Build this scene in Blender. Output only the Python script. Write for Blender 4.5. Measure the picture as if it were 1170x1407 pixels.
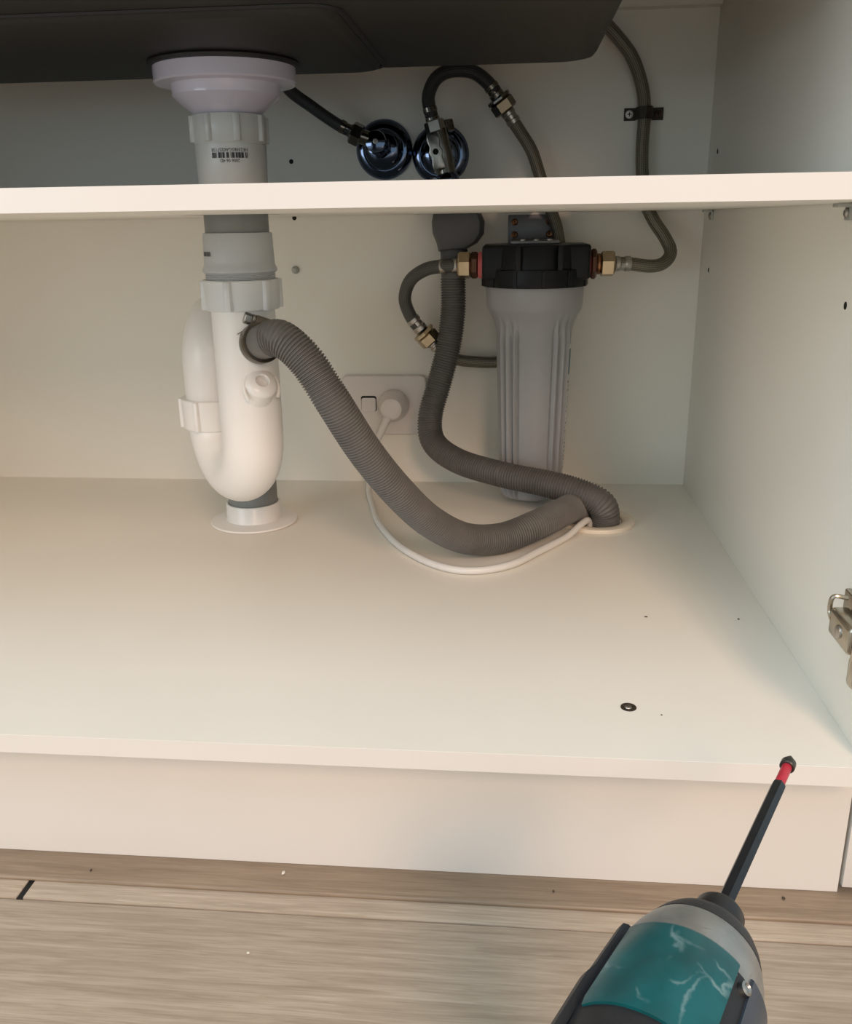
import bpy, bmesh, math, random
from mathutils import Vector, Matrix
random.seed(7)
scene = bpy.context.scene
for o in list(bpy.data.objects): bpy.data.objects.remove(o)
COL = scene.collection
PI = math.pi

# ---------------------------------------------------------------- camera
cam_d = bpy.data.cameras.new('camera'); cam = bpy.data.objects.new('camera', cam_d); COL.objects.link(cam)
cam_d.sensor_fit = 'VERTICAL'; cam_d.sensor_height = 36.0; cam_d.lens = 36.0*1224.04/1407
cam_d.clip_start = 0.01; cam_d.clip_end = 60
Rv, Uv, Fv = Vector((0.99574, 0.09148, -0.01453)), Vector((-0.01468, 0.31063, 0.95042)), Vector((-0.09145, 0.94613, -0.31062))
Fv.normalize(); Rv = (Rv - Rv.dot(Fv)*Fv).normalized(); Uv = Rv.cross(Fv)
cam.matrix_world = Matrix(((Rv.x, Uv.x, -Fv.x, -0.22869), (Rv.y, Uv.y, -Fv.y, -0.51056), (Rv.z, Uv.z, -Fv.z, 0.33469), (0, 0, 0, 1)))
scene.camera = cam

# ---------------------------------------------------------------- light
w = bpy.data.worlds.new('room_light'); scene.world = w; w.use_nodes = True
bg = w.node_tree.nodes['Background']; bg.inputs[0].default_value = (0.77, 0.95, 1.0, 1); bg.inputs[1].default_value = 0.69

def area(name, loc, target, sx, sy, power, col, spin=None):
    d = bpy.data.lights.new(name, 'AREA'); d.shape = 'RECTANGLE'; d.size = sx; d.size_y = sy; d.energy = power; d.color = col
    o = bpy.data.objects.new(name, d); COL.objects.link(o); o.location = loc
    if spin is not None: o.rotation_euler = (0, 0, spin)
    else: o.rotation_euler = (Vector(target)-Vector(loc)).to_track_quat('-Z', 'Y').to_euler()
    return o
# warm linear ceiling light behind the photographer, cool daylight: a window to the left; the cool fill overhead is an added lamp
area('ceiling_light', (0.95, -4.3, 2.20), None, 0.8, 4.0, 262, (1.0, 0.65, 0.46), spin=math.radians(12))
area('window_light', (-2.6, -2.3, 0.95), (-0.2, 0.2, 0.3), 1.5, 1.6, 24, (0.86, 0.94, 1.0))
area('cool_fill', (-0.9, -1.3, 2.25), None, 1.6, 1.6, 20, (0.78, 0.86, 1.0), spin=0)

vs = scene.view_settings
vs.view_transform = 'Standard'; vs.look = 'None'; vs.gamma = 1.0; vs.use_curve_mapping = False
vs.exposure = 0.0

# ---------------------------------------------------------------- materials
MATS = {}
def newmat(name):
    m = bpy.data.materials.new(name); m.use_nodes = True
    return m, m.node_tree, m.node_tree.nodes['Principled BSDF']
def mat(name, col, rough=0.5, metal=0.0, var=0.0, vscale=30.0, bump=0.0, bscale=200.0, spec=0.5, sss=0.0, trans=0.0, coat=0.0):
    if name in MATS: return MATS[name]
    m, nt, b = newmat(name); MATS[name] = m
    b.inputs['Base Color'].default_value = (*col, 1); b.inputs['Roughness'].default_value = rough; b.inputs['Metallic'].default_value = metal
    b.inputs['Specular IOR Level'].default_value = spec; b.inputs['Transmission Weight'].default_value = trans; b.inputs['Coat Weight'].default_value = coat
    tc = nt.nodes.new('ShaderNodeTexCoord')
    n = nt.nodes.new('ShaderNodeTexNoise'); n.inputs['Scale'].default_value = vscale; n.inputs['Detail'].default_value = 5
    nt.links.new(tc.outputs['Object'], n.inputs['Vector'])
    r = nt.nodes.new('ShaderNodeValToRGB'); r.color_ramp.elements[0].position = 0.3; r.color_ramp.elements[1].position = 0.7
    r.color_ramp.elements[0].color = (*[c*(1-var) for c in col], 1); r.color_ramp.elements[1].color = (*[min(1, c*(1+var*0.5)) for c in col], 1)
    nt.links.new(n.outputs['Fac'], r.inputs['Fac']); nt.links.new(r.outputs['Color'], b.inputs['Base Color'])
    if bump:
        n2 = nt.nodes.new('ShaderNodeTexNoise'); n2.inputs['Scale'].default_value = bscale; nt.links.new(tc.outputs['Object'], n2.inputs['Vector'])
        bp = nt.nodes.new('ShaderNodeBump'); bp.inputs['Strength'].default_value = bump; bp.inputs['Distance'].default_value = 0.001
        nt.links.new(n2.outputs['Fac'], bp.inputs['Height']); nt.links.new(bp.outputs['Normal'], b.inputs['Normal'])
    return m
MEL = mat('white_melamine', (0.86, 0.83, 0.75), 0.42, var=0.02, vscale=6, bump=0.03, bscale=500)
EDGE = mat('white_edge_tape', (0.74, 0.71, 0.665), 0.35, var=0.01)
KICK = mat('kickboard_white', (0.71, 0.685, 0.64), 0.4, var=0.02, vscale=8)
WPVC = mat('white_pvc', (0.85, 0.83, 0.80), 0.28, var=0.02, vscale=15)
STRAIN = mat('translucent_white_plastic', (0.60, 0.57, 0.66), 0.16, var=0.02, coat=0.3)
GPVC = mat('pale_grey_pvc', (0.50, 0.52, 0.53), 0.38, var=0.08, vscale=25)
LGPVC = mat('light_grey_pvc', (0.56, 0.56, 0.53), 0.35, var=0.04, vscale=20)
NUTW = mat('grey_white_nut_pvc', (0.68, 0.69, 0.69), 0.35, var=0.03)
DGPVC = mat('mid_grey_pvc', (0.23, 0.24, 0.235), 0.45, var=0.08)
HOSE = mat('grey_hose_rubber', (0.155, 0.15, 0.14), 0.5, var=0.12, vscale=40)
HOSE2 = mat('dark_grey_hose_rubber', (0.125, 0.12, 0.112), 0.5, var=0.12, vscale=40)
ELB = mat('dark_grey_plastic', (0.095, 0.10, 0.105), 0.5, var=0.1)
BLACKP = mat('black_plastic', (0.005, 0.006, 0.007), 0.38, var=0.2, spec=0.25)
SINKM = mat('black_granite_composite', (0.015, 0.0145, 0.011), 0.55, var=0.25, vscale=300, bump=0.1, bscale=900)
GASK = mat('black_rubber', (0.006, 0.006, 0.006), 0.5)
FILT = mat('grey_filter_plastic', (0.36, 0.36, 0.365), 0.36, var=0.05, vscale=12)
REFL_CHROME = mat('chrome', (0.12, 0.155, 0.23), 0.07, 1.0)  # base colour carries the blue and dark reflections; the metal is plain chrome
CLAMPM = mat('dull_clamp_steel', (0.17, 0.155, 0.13), 0.33, 1.0, var=0.2, vscale=80)
DCHROME = mat('dark_nickel', (0.22, 0.21, 0.19), 0.22, 1.0, var=0.15)
STEEL = mat('brushed_steel', (0.45, 0.43, 0.40), 0.32, 1.0, var=0.2, vscale=60)
BRASS = mat('pale_brass', (0.52, 0.43, 0.29), 0.28, 1.0, var=0.12, vscale=80)
DBRASS = mat('dark_bronze', (0.10, 0.045, 0.025), 0.4, 0.6, var=0.2)
RED = mat('pink_red_seal', (0.78, 0.17, 0.18), 0.5, var=0.05)
ZINC = mat('zinc_grey_plate', (0.20, 0.205, 0.22), 0.45, 0.6, var=0.1, vscale=50)
COPPER = mat('copper_screw', (0.32, 0.16, 0.08), 0.35, 1.0, var=0.2)
RUSTY = mat('rusty_brown_metal', (0.045, 0.035, 0.022), 0.55, 0.3, var=0.4, vscale=200)
RUSTSCREW = mat('rusty_screw', (0.13, 0.07, 0.05), 0.6, 0.4, var=0.4, vscale=300)
WSCREW = mat('bright_screw', (0.92, 0.90, 0.86), 0.4, 0.0)
SOCK = mat('socket_white_plastic', (0.74, 0.70, 0.67), 0.3, var=0.01)
CORDM = mat('white_cord', (0.72, 0.71, 0.68), 0.4, var=0.02)
GROM = mat('cream_plastic', (0.78, 0.70, 0.58), 0.4, var=0.05)
DARK = mat('dark_hole', (0.006, 0.006, 0.006), 0.8)
CLEAR = mat('frosted_clear_plastic', (0.60, 0.62, 0.58), 0.25, trans=0.35)
HING = mat('nickel_hinge', (0.50, 0.46, 0.38), 0.25, 1.0, var=0.15, vscale=90)
INK = mat('black_ink', (0.03, 0.03, 0.035), 0.6)
STKW = mat('white_sticker', (0.72, 0.71, 0.68), 0.4)
STKT = mat('teal_sticker', (0.05, 0.13, 0.15), 0.4)
RUB = mat('black_overmould_rubber', (0.018, 0.018, 0.020), 0.55, var=0.3, vscale=60, bump=0.1, bscale=600)
RUBR = mat('worn_black_plastic_cool_sheen', (0.045, 0.060, 0.082), 0.30, var=0.3, vscale=45)  # cool light reflected off black plastic is put into this blue base
SLEEV = mat('worn_black_sleeve', (0.035, 0.034, 0.034), 0.42, 0.4, var=0.3, vscale=120)
HEX = mat('black_oxide_steel', (0.030, 0.034, 0.042), 0.34, 0.7, var=0.2, vscale=100)
REDP = mat('red_bit_sleeve', (0.55, 0.02, 0.045), 0.4, var=0.15, vscale=300)
TIPM = mat('dark_bit_steel', (0.055, 0.05, 0.045), 0.35, 0.6, var=0.3, vscale=300)
CRUMB = mat('crumb_brown', (0.06, 0.045, 0.03), 0.8)
CRUMBP = mat('crumb_pale', (0.7, 0.66, 0.58), 0.7)

def wood(name, c0, c1, c2):
    m, nt, b = newmat(name)
    tc = nt.nodes.new('ShaderNodeTexCoord'); mp = nt.nodes.new('ShaderNodeMapping'); mp.inputs['Scale'].default_value = (7.0, 150, 150)
    gm = nt.nodes.new('ShaderNodeNewGeometry')
    nt.links.new(gm.outputs['Position'], mp.inputs['Vector'])
    n = nt.nodes.new('ShaderNodeTexNoise'); n.inputs['Scale'].default_value = 1.0; n.inputs['Detail'].default_value = 8; n.inputs['Roughness'].default_value = 0.62; n.inputs['Distortion'].default_value = 0.8
    nt.links.new(mp.outputs['Vector'], n.inputs['Vector'])
    r = nt.nodes.new('ShaderNodeValToRGB'); e = r.color_ramp.elements
    e[0].position = 0.30; e[0].color = (*c0, 1); e[1].position = 0.72; e[1].color = (*c2, 1)
    k = e.new(0.5); k.color = (*c1, 1)
    nt.links.new(n.outputs['Fac'], r.inputs['Fac'])
    n2 = nt.nodes.new('ShaderNodeTexNoise'); n2.inputs['Scale'].default_value = 7; n2.inputs['Detail'].default_value = 3; nt.links.new(gm.outputs['Position'], n2.inputs['Vector'])
    mx = nt.nodes.new('ShaderNodeMixRGB'); mx.blend_type = 'MULTIPLY'; mx.inputs['Fac'].default_value = 0.35
    r2 = nt.nodes.new('ShaderNodeValToRGB'); r2.color_ramp.elements[0].position = 0.35; r2.color_ramp.elements[0].color = (0.72, 0.70, 0.66, 1); r2.color_ramp.elements[1].position = 0.65
    nt.links.new(n2.outputs['Fac'], r2.inputs['Fac']); nt.links.new(r.outputs['Color'], mx.inputs['Color1']); nt.links.new(r2.outputs['Color'], mx.inputs['Color2'])
    nt.links.new(mx.outputs['Color'], b.inputs['Base Color'])
    mp3 = nt.nodes.new('ShaderNodeMapping'); mp3.inputs['Scale'].default_value = (22.0, 520, 520); nt.links.new(gm.outputs['Position'], mp3.inputs['Vector'])
    n4 = nt.nodes.new('ShaderNodeTexNoise'); n4.inputs['Scale'].default_value = 1.0; n4.inputs['Detail'].default_value = 4; n4.inputs['Distortion'].default_value = 1.2; nt.links.new(mp3.outputs['Vector'], n4.inputs['Vector'])
    r4 = nt.nodes.new('ShaderNodeValToRGB'); r4.color_ramp.elements[0].position = 0.35; r4.color_ramp.elements[0].color = (0.80, 0.78, 0.75, 1); r4.color_ramp.elements[1].position = 0.62; r4.color_ramp.elements[1].color = (1.12, 1.12, 1.12, 1)
    nt.links.new(n4.outputs['Fac'], r4.inputs['Fac'])
    mx4 = nt.nodes.new('ShaderNodeMixRGB'); mx4.blend_type = 'MULTIPLY'; mx4.inputs['Fac'].default_value = 0.6
    nt.links.new(mx.outputs['Color'], mx4.inputs['Color1']); nt.links.new(r4.outputs['Color'], mx4.inputs['Color2']); nt.links.new(mx4.outputs['Color'], b.inputs['Base Color'])
    b.inputs['Roughness'].default_value = 0.42
    bp = nt.nodes.new('ShaderNodeBump'); bp.inputs['Strength'].default_value = 0.25; bp.inputs['Distance'].default_value = 0.001
    nt.links.new(n.outputs['Fac'], bp.inputs['Height']); nt.links.new(bp.outputs['Normal'], b.inputs['Normal'])
    return m
WOOD = wood('greyed_oak_laminate', (0.33, 0.265, 0.20), (0.43, 0.355, 0.275), (0.52, 0.44, 0.355))
WOODT = wood('shaded_oak_strip', (0.21, 0.155, 0.105), (0.265, 0.20, 0.138), (0.31, 0.24, 0.17))  # darker than the planks: shade under the overhang is put into the colour

def braid(name, ca, cb, metal, rough, su=420.0, sv=10.0):
    m, nt, b = newmat(name)
    uv = nt.nodes.new('ShaderNodeUVMap'); sep = nt.nodes.new('ShaderNodeSeparateXYZ'); nt.links.new(uv.outputs['UV'], sep.inputs['Vector'])
    def mth(op, a, bb):
        x = nt.nodes.new('ShaderNodeMath'); x.operation = op
        for i, q in enumerate((a, bb)):
            if q is None: continue
            if isinstance(q, (int, float)): x.inputs[i].default_value = q
            else: nt.links.new(q, x.inputs[i])
        return x.outputs[0]
    U = mth('MULTIPLY', sep.outputs['X'], su*2*PI); V = mth('MULTIPLY', sep.outputs['Y'], sv*2*PI)
    s1 = mth('SINE', mth('ADD', U, V), None); s2 = mth('SINE', mth('SUBTRACT', U, V), None)
    h = mth('MULTIPLY_ADD', mth('MULTIPLY', s1, s2), 0.5); h.node.inputs[2].default_value = 0.5
    r = nt.nodes.new('ShaderNodeValToRGB'); r.color_ramp.elements[0].position = 0.25; r.color_ramp.elements[0].color = (*ca, 1); r.color_ramp.elements[1].position = 0.75; r.color_ramp.elements[1].color = (*cb, 1)
    nt.links.new(h, r.inputs['Fac']); nt.links.new(r.outputs['Color'], b.inputs['Base Color'])
    b.inputs['Metallic'].default_value = metal; b.inputs['Roughness'].default_value = rough
    bp = nt.nodes.new('ShaderNodeBump'); bp.inputs['Strength'].default_value = 0.6; bp.inputs['Distance'].default_value = 0.0006
    nt.links.new(h, bp.inputs['Height']); nt.links.new(bp.outputs['Normal'], b.inputs['Normal'])
    return m
BRAID = braid('stainless_braid', (0.09, 0.085, 0.065), (0.34, 0.32, 0.26), 0.75, 0.38)
BRAIDK = braid('dark_braid', (0.025, 0.027, 0.03), (0.085, 0.09, 0.095), 0.5, 0.42)

def scuffed(name, base, scr, rough, metal, amount, scale=55, dark=0.5):
    m, nt, b = newmat(name)
    tc = nt.nodes.new('ShaderNodeTexCoord')
    v = nt.nodes.new('ShaderNodeTexVoronoi'); v.feature = 'DISTANCE_TO_EDGE'; v.inputs['Scale'].default_value = scale
    n = nt.nodes.new('ShaderNodeTexNoise'); n.inputs['Scale'].default_value = 40; n.inputs['Detail'].default_value = 6
    ad = nt.nodes.new('ShaderNodeVectorMath'); ad.operation = 'MULTIPLY_ADD'; ad.inputs[1].default_value = (0.03, 0.03, 0.03)
    nt.links.new(tc.outputs['Object'], n.inputs['Vector']); nt.links.new(n.outputs['Color'], ad.inputs[0]); nt.links.new(tc.outputs['Object'], ad.inputs[2]); nt.links.new(ad.outputs[0], v.inputs['Vector'])
    r = nt.nodes.new('ShaderNodeValToRGB'); r.color_ramp.elements[0].position = 0.0; r.color_ramp.elements[0].color = (1, 1, 1, 1); r.color_ramp.elements[1].position = 0.05; r.color_ramp.elements[1].color = (0, 0, 0, 1)
    nt.links.new(v.outputs['Distance'], r.inputs['Fac'])
    n3 = nt.nodes.new('ShaderNodeTexNoise'); n3.inputs['Scale'].default_value = 75; n3.inputs['Detail'].default_value = 4; nt.links.new(tc.outputs['Object'], n3.inputs['Vector'])
    r3 = nt.nodes.new('ShaderNodeValToRGB'); r3.color_ramp.elements[0].position = 0.50; r3.color_ramp.elements[1].position = 0.68
    nt.links.new(n3.outputs['Fac'], r3.inputs['Fac'])
    mu = nt.nodes.new('ShaderNodeMath'); mu.operation = 'MULTIPLY'; nt.links.new(r.outputs['Color'], mu.inputs[0]); nt.links.new(r3.outputs['Color'], mu.inputs[1])
    mu2 = nt.nodes.new('ShaderNodeMath'); mu2.operation = 'MULTIPLY'; mu2.inputs[1].default_value = amount; nt.links.new(mu.outputs[0], mu2.inputs[0])
    vr = nt.nodes.new('ShaderNodeValToRGB'); vr.color_ramp.elements[0].position = 0.35; vr.color_ramp.elements[0].color = (*[c*dark for c in base], 1); vr.color_ramp.elements[1].position = 0.6; vr.color_ramp.elements[1].color = (*base, 1)
    nt.links.new(n.outputs['Fac'], vr.inputs['Fac'])
    mx = nt.nodes.new('ShaderNodeMixRGB'); mx.inputs['Color2'].default_value = (*scr, 1)
    nt.links.new(mu2.outputs[0], mx.inputs['Fac']); nt.links.new(vr.outputs['Color'], mx.inputs['Color1']); nt.links.new(mx.outputs['Color'], b.inputs['Base Color'])
    b.inputs['Roughness'].default_value = rough; b.inputs['Metallic'].default_value = metal
    return m
TEAL = scuffed('scuffed_teal_plastic', (0.004, 0.105, 0.113), (0.30, 0.42, 0.42), 0.33, 0.0, 0.55, 42, 0.6)
CASE = scuffed('scuffed_grey_alloy', (0.36, 0.36, 0.34), (0.12, 0.11, 0.10), 0.38, 0.55, 0.7, 90, 0.62)

# ---------------------------------------------------------------- mesh helpers
class B:
    def __init__(s): s.v = []; s.f = []; s.uv = []
    def face(s, idx, uv=None): s.f.append(tuple(idx)); s.uv.append(uv)
    def loft(s, rings, cap=True, closed=True, us=None):
        n = len(rings[0]); o = len(s.v)
        for r in rings: s.v += [tuple(p) for p in r]
        for i in range(len(rings)-1):
            for j in range(n if closed else n-1):
                k = (j+1) % n
                u0, u1 = (us[i], us[i+1]) if us else (0, 0)
                s.face((o+i*n+j, o+i*n+k, o+(i+1)*n+k, o+(i+1)*n+j), ((u0, j/n), (u0, (j+1)/n), (u1, (j+1)/n), (u1, j/n)))
        if cap:
            s.face([o+j for j in reversed(range(n))]); s.face([o+(len(rings)-1)*n+j for j in range(n)])
        return s
    def lathe(s, org, axis, prof, n=40, cap=True, start=0.0):
        org = Vector(org); a = Vector(axis).normalized()
        t = Vector((0, 0, 1)) if abs(a.z) < 0.9 else Vector((0, -1, 0))
        x = (t - a*t.dot(a)).normalized(); y = a.cross(x)
        rings = []
        for r, h in prof:
            rings.append([org + a*h + (x*math.cos(start+2*PI*j/n) + y*math.sin(start+2*PI*j/n))*max(r, 1e-5) for j in range(n)])
        return s.loft(rings, cap)
    def cyl(s, p0, p1, r0, r1=None, n=24, start=0.0):
        p0, p1 = Vector(p0), Vector(p1); r1 = r0 if r1 is None else r1
        return s.lathe(p0, p1-p0, [(r0, 0), (r1, (p1-p0).length)], n, True, start)
    def hexnut(s, p0, p1, r, start=0.0, ch=0.12):
        p0, p1 = Vector(p0), Vector(p1); L = (p1-p0).length; c = r*ch
        return s.lathe(p0, p1-p0, [(r*0.86, 0), (r, c), (r, L-c), (r*0.86, L)], 6, True, start)
    def box(s, a, b, M=None):
        o = len(s.v)
        for x in (a[0], b[0]):
            for y in (a[1], b[1]):
                for z in (a[2], b[2]):
                    p = Vector((x, y, z)); s.v.append(tuple(M @ p) if M else tuple(p))
        for q in ((0, 1, 3, 2), (4, 6, 7, 5), (0, 4, 5, 1), (2, 3, 7, 6), (0, 2, 6, 4), (1, 5, 7, 3)): s.face([o+i for i in q])
        return s
    def prism(s, pts, d):          # pts: planar polygon (3-D), extruded along vector d
        d = Vector(d); return s.loft([[Vector(p) for p in pts], [Vector(p)+d for p in pts]])
    def tube(s, path, r, n=16, step=0.004, rf=None, cap=True):
        P, L = smooth_path(path, step)
        T = [(P[min(i+1, len(P)-1)]-P[max(i-1, 0)]).normalized() for i in range(len(P))]
        t0 = T[0]; x = Vector((0, 0, 1)) if abs(t0.z) < 0.9 else Vector((1, 0, 0)); x = (x - t0*x.dot(t0)).normalized()
        rings = []
        for i, p in enumerate(P):
            x = (x - T[i]*x.dot(T[i])).normalized(); y = T[i].cross(x)
            rr = r*(rf(L[i], L[-1], i) if rf else 1)
            rings.append([p + (x*math.cos(2*PI*j/n) + y*math.sin(2*PI*j/n))*rr for j in range(n)])
        return s.loft(rings, cap, True, L)

def smooth_path(path, step):
    p = [Vector(q) for q in path]
    p = [p[0]*2-p[1]] + p + [p[-1]*2-p[-2]]
    fine = []
    for i in range(1, len(p)-2):
        a, b, c, d = p[i-1:i+3]
        for k in range(40):
            t = k/40
            fine.append(0.5*((2*b) + (c-a)*t + (2*a-5*b+4*c-d)*t*t + (-a+3*b-3*c+d)*t**3))
    fine.append(p[-2])
    Ls = [0]
    for i in range(1, len(fine)): Ls.append(Ls[-1]+(fine[i]-fine[i-1]).length)
    n = max(2, int(round(Ls[-1]/step))); out = []; outL = []; j = 0
    for i in range(n+1):
        s = Ls[-1]*i/n
        while j < len(Ls)-2 and Ls[j+1] < s: j += 1
        k = (s-Ls[j])/max(1e-9, Ls[j+1]-Ls[j]); out.append(fine[j].lerp(fine[j+1], k)); outL.append(s)
    return out, outL

def wloc(o):
    l = o.location.copy()
    while o.parent: o = o.parent; l += o.location
    return l
def tag(o, label=None, cat=None, group=None, kind=None):
    if label: o['label'] = label
    if cat: o['category'] = cat
    if group: o['group'] = group
    if kind: o['kind'] = kind
    return o
def build(b, name, m, parent=None, bevel=0.0, seg=2, ang=35, label=None, flat=False):
    me = bpy.data.meshes.new(name)
    vv = [Vector(p) for p in b.v]
    lo = Vector([min(p[i] for p in vv) for i in range(3)]); hi = Vector([max(p[i] for p in vv) for i in range(3)])
    c = (lo+hi)/2
    if not parent: c.z = lo.z
    me.from_pydata([tuple(p-c) for p in vv], [], b.f)
    ul = me.uv_layers.new(name='UVMap'); k = 0
    for pi, poly in enumerate(me.polygons):
        uv = b.uv[pi]
        for q in range(poly.loop_total):
            if uv: ul.data[k].uv = uv[q]
            k += 1
    bm = bmesh.new(); bm.from_mesh(me)
    bmesh.ops.recalc_face_normals(bm, faces=bm.faces)
    if bevel:
        ed = [e for e in bm.edges if len(e.link_faces) == 2 and e.calc_face_angle(0) > math.radians(30)]
        bmesh.ops.bevel(bm, geom=ed, offset=bevel, segments=seg, affect='EDGES', profile=0.5, clamp_overlap=True)
    bm.to_mesh(me); bm.free()
    if not flat:
        me.shade_smooth(); me.set_sharp_from_angle(angle=math.radians(ang))
    me.materials.append(m)
    o = bpy.data.objects.new(name, me); COL.objects.link(o)
    if parent: o.parent = parent; o.location = c - wloc(parent)
    else: o.location = c
    if label: o['label'] = label
    return o
def thing(name, loc, label, cat, group=None, kind=None):
    o = bpy.data.objects.new(name, None); COL.objects.link(o); o.location = loc; o.empty_display_size = 0.02
    return tag(o, label, cat, group, kind)

def board(b, x, y, z, holes=()):      # flat board with rectangular cut-outs
    xs = sorted({x[0], x[1], *[h[0] for h in holes], *[h[1] for h in holes]}); ys = sorted({y[0], y[1], *[h[2] for h in holes], *[h[3] for h in holes]})
    def solid(i, j):
        if i < 0 or j < 0 or i >= len(xs)-1 or j >= len(ys)-1: return False
        cx, cy = (xs[i]+xs[i+1])/2, (ys[j]+ys[j+1])/2
        return not any(h[0] < cx < h[1] and h[2] < cy < h[3] for h in holes)
    idx = {}
    def V(i, j, k):
        if (i, j, k) not in idx: idx[(i, j, k)] = len(b.v); b.v.append((xs[i], ys[j], z[k]))
        return idx[(i, j, k)]
    for i in range(len(xs)-1):
        for j in range(len(ys)-1):
            if not solid(i, j): continue
            b.face((V(i, j, 1), V(i+1, j, 1), V(i+1, j+1, 1), V(i, j+1, 1))); b.face((V(i, j, 0), V(i, j+1, 0), V(i+1, j+1, 0), V(i+1, j, 0)))
            if not solid(i-1, j): b.face((V(i, j, 0), V(i, j, 1), V(i, j+1, 1), V(i, j+1, 0)))
            if not solid(i+1, j): b.face((V(i+1, j, 0), V(i+1, j+1, 0), V(i+1, j+1, 1), V(i+1, j, 1)))
            if not solid(i, j-1): b.face((V(i, j, 0), V(i+1, j, 0), V(i+1, j, 1), V(i, j, 1)))
            if not solid(i, j+1): b.face((V(i, j+1, 0), V(i, j+1, 1), V(i+1, j+1, 1), V(i+1, j+1, 0)))
    return b

# ---------------------------------------------------------------- floor (setting)
FZ = -0.134
fl = B().box((-2.2, -3.2, FZ-0.04), (1.6, 0.70, FZ-0.0125))
floor = build(fl, 'floor', DARK); tag(floor, kind='structure', label='pale greyed oak plank floor in front of the cabinet')
def plank(x0, x1, y0, y1): build(B().box((x0, y0, FZ-0.0125), (x1, y1, FZ)), 'plank', WOOD, floor, bevel=0.0012, seg=2)
rows = [(-0.0062, 0.1838, [(-2.2, -0.5845), (-0.5800, 0.62), (0.6212, 1.6)])]
y1 = -0.0074; k = 0
while y1 > -3.1:
    off = (-1.35, -0.75, -1.6, -1.0)[k % 4] if k else -1.35
    xs = [-2.2, off, off+1.2+(0.35 if k == 0 else 0), min(1.6, off+2.5), 1.6]; seg = []
    for a, b_ in zip(xs, xs[1:]):
        if b_-a > 0.05: seg.append((a+0.0006, b_-0.0006))
    rows.append((y1-0.19, y1, seg)); y1 -= 0.1912; k += 1
for a, b_, seg in rows:
    for s0, s1 in seg: plank(s0, s1, a, b_)

build(B().box((-0.5846, -0.0062, FZ-0.0120), (-0.5799, 0.1838, FZ-0.0010)), 'joint_shade', DARK, floor, label='black strip as shade in the joint between two plank ends')  # black strip set into the gap to imitate its shade
trim = build(B().box((-1.6, 0.0108, FZ), (1.3, 0.050, -0.1302)), 'trim_1', WOODT, bevel=0.0018, seg=3)
tag(trim, kind='structure', label='flat shaded wooden strip along the foot of the white kickboard')

# ---------------------------------------------------------------- cabinet
XL, XR, YB, TOP = -1.16, 0.0, 0.64, 0.70
BT = 0.0139
cab = thing('sink_cabinet', (-0.58, 0.32, FZ), 'open white melamine cabinet under the sink, with one shelf', 'cabinet')
build(B().box((XL-0.016, YB, -0.10), (XR+0.016, YB+0.008, TOP)), 'back_panel', MEL, cab)
build(B().box((XR, 0.0, -BT), (XR+0.0120, YB-0.0005, TOP)), 'side_panel', MEL, cab, bevel=0.0006)
build(B().box((XL-0.016, 0.0, -BT), (XL, YB-0.0005, TOP)), 'side_panel', MEL, cab, bevel=0.0006)
bot = build(board(B(), (XL+0.0005, XR-0.00005), (0.0, YB-0.0001), (-BT, 0.0), [(-0.150, -0.104, 0.4587, 0.5047), (-0.557, -0.497, 0.4375, 0.4975)]), 'bottom_panel', MEL, cab, flat=True)
build(B().box((XL+0.0005, -0.0006, -BT), (XR-0.0006, 0.0, -0.0002)), 'front_edging', EDGE, bot, label='pale edging strip along the front of the cabinet floor')
build(B().box((XL+0.0005, 0.040, -0.1300), (0.0118, 0.054, -BT-0.0006)), 'kickboard', KICK, cab, label='recessed white kickboard below the cabinet floor')
S = 0.3423
shelf = build(board(B(), (XL+0.001, XR-0.001), (0.0118, YB-0.001), (S, S+BT), [(-0.512, -0.436, 0.272, 0.348), (-0.345, -0.235, 0.575, YB-0.001), (-0.205, -0.150, 0.585, YB-0.001), (-0.095, -0.052, 0.598, YB-0.001)]), 'shelf', MEL, cab, flat=True, label='white shelf cut around the pipes, seen edge-on')
build(B().box((XL+0.001, 0.0112, S), (XR-0.001, 0.0118, S+BT)), 'front_edging', EDGE, shelf)
build(B().box((XL, 0.0, TOP), (XR+0.012, YB, TOP+0.03)), 'unseen_top_panel', MEL, cab)  # unseen; worktop stand-in added to block light from above
build(B().box((XL+0.0005, 0.002, 0.60), (XR-0.0005, 0.016, TOP-0.0005)), 'unseen_front_rail', MEL, cab)  # unseen rail added to keep light out above the shelf
build(B().box((XL+0.0005, YB-0.016, 0.558), (XR-0.0005, YB-0.0005, TOP-0.0005)), 'back_rail', MEL, cab)
# peg holes
def hole(c, ax, r): build(B().lathe(c, ax, [(r*1.1, -0.0005), (r*1.0, 0.00025), (r*0.92, 0.0003), (0, 0.0003)], 16), 'peg_hole', DARK, cab)
for c in ((-0.499, YB, 0.4061), (-0.4992, YB, 0.3405)): hole(c, (0, -1, 0), 0.0027)
for c in ((0, 0.5926, 0.4041), (0, 0.5898, 0.2754), (0, 0.1388, 0.2751), (0, 0.1388, 0.4041)): hole(c, (-1, 0, 0), 0.0027)
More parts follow.
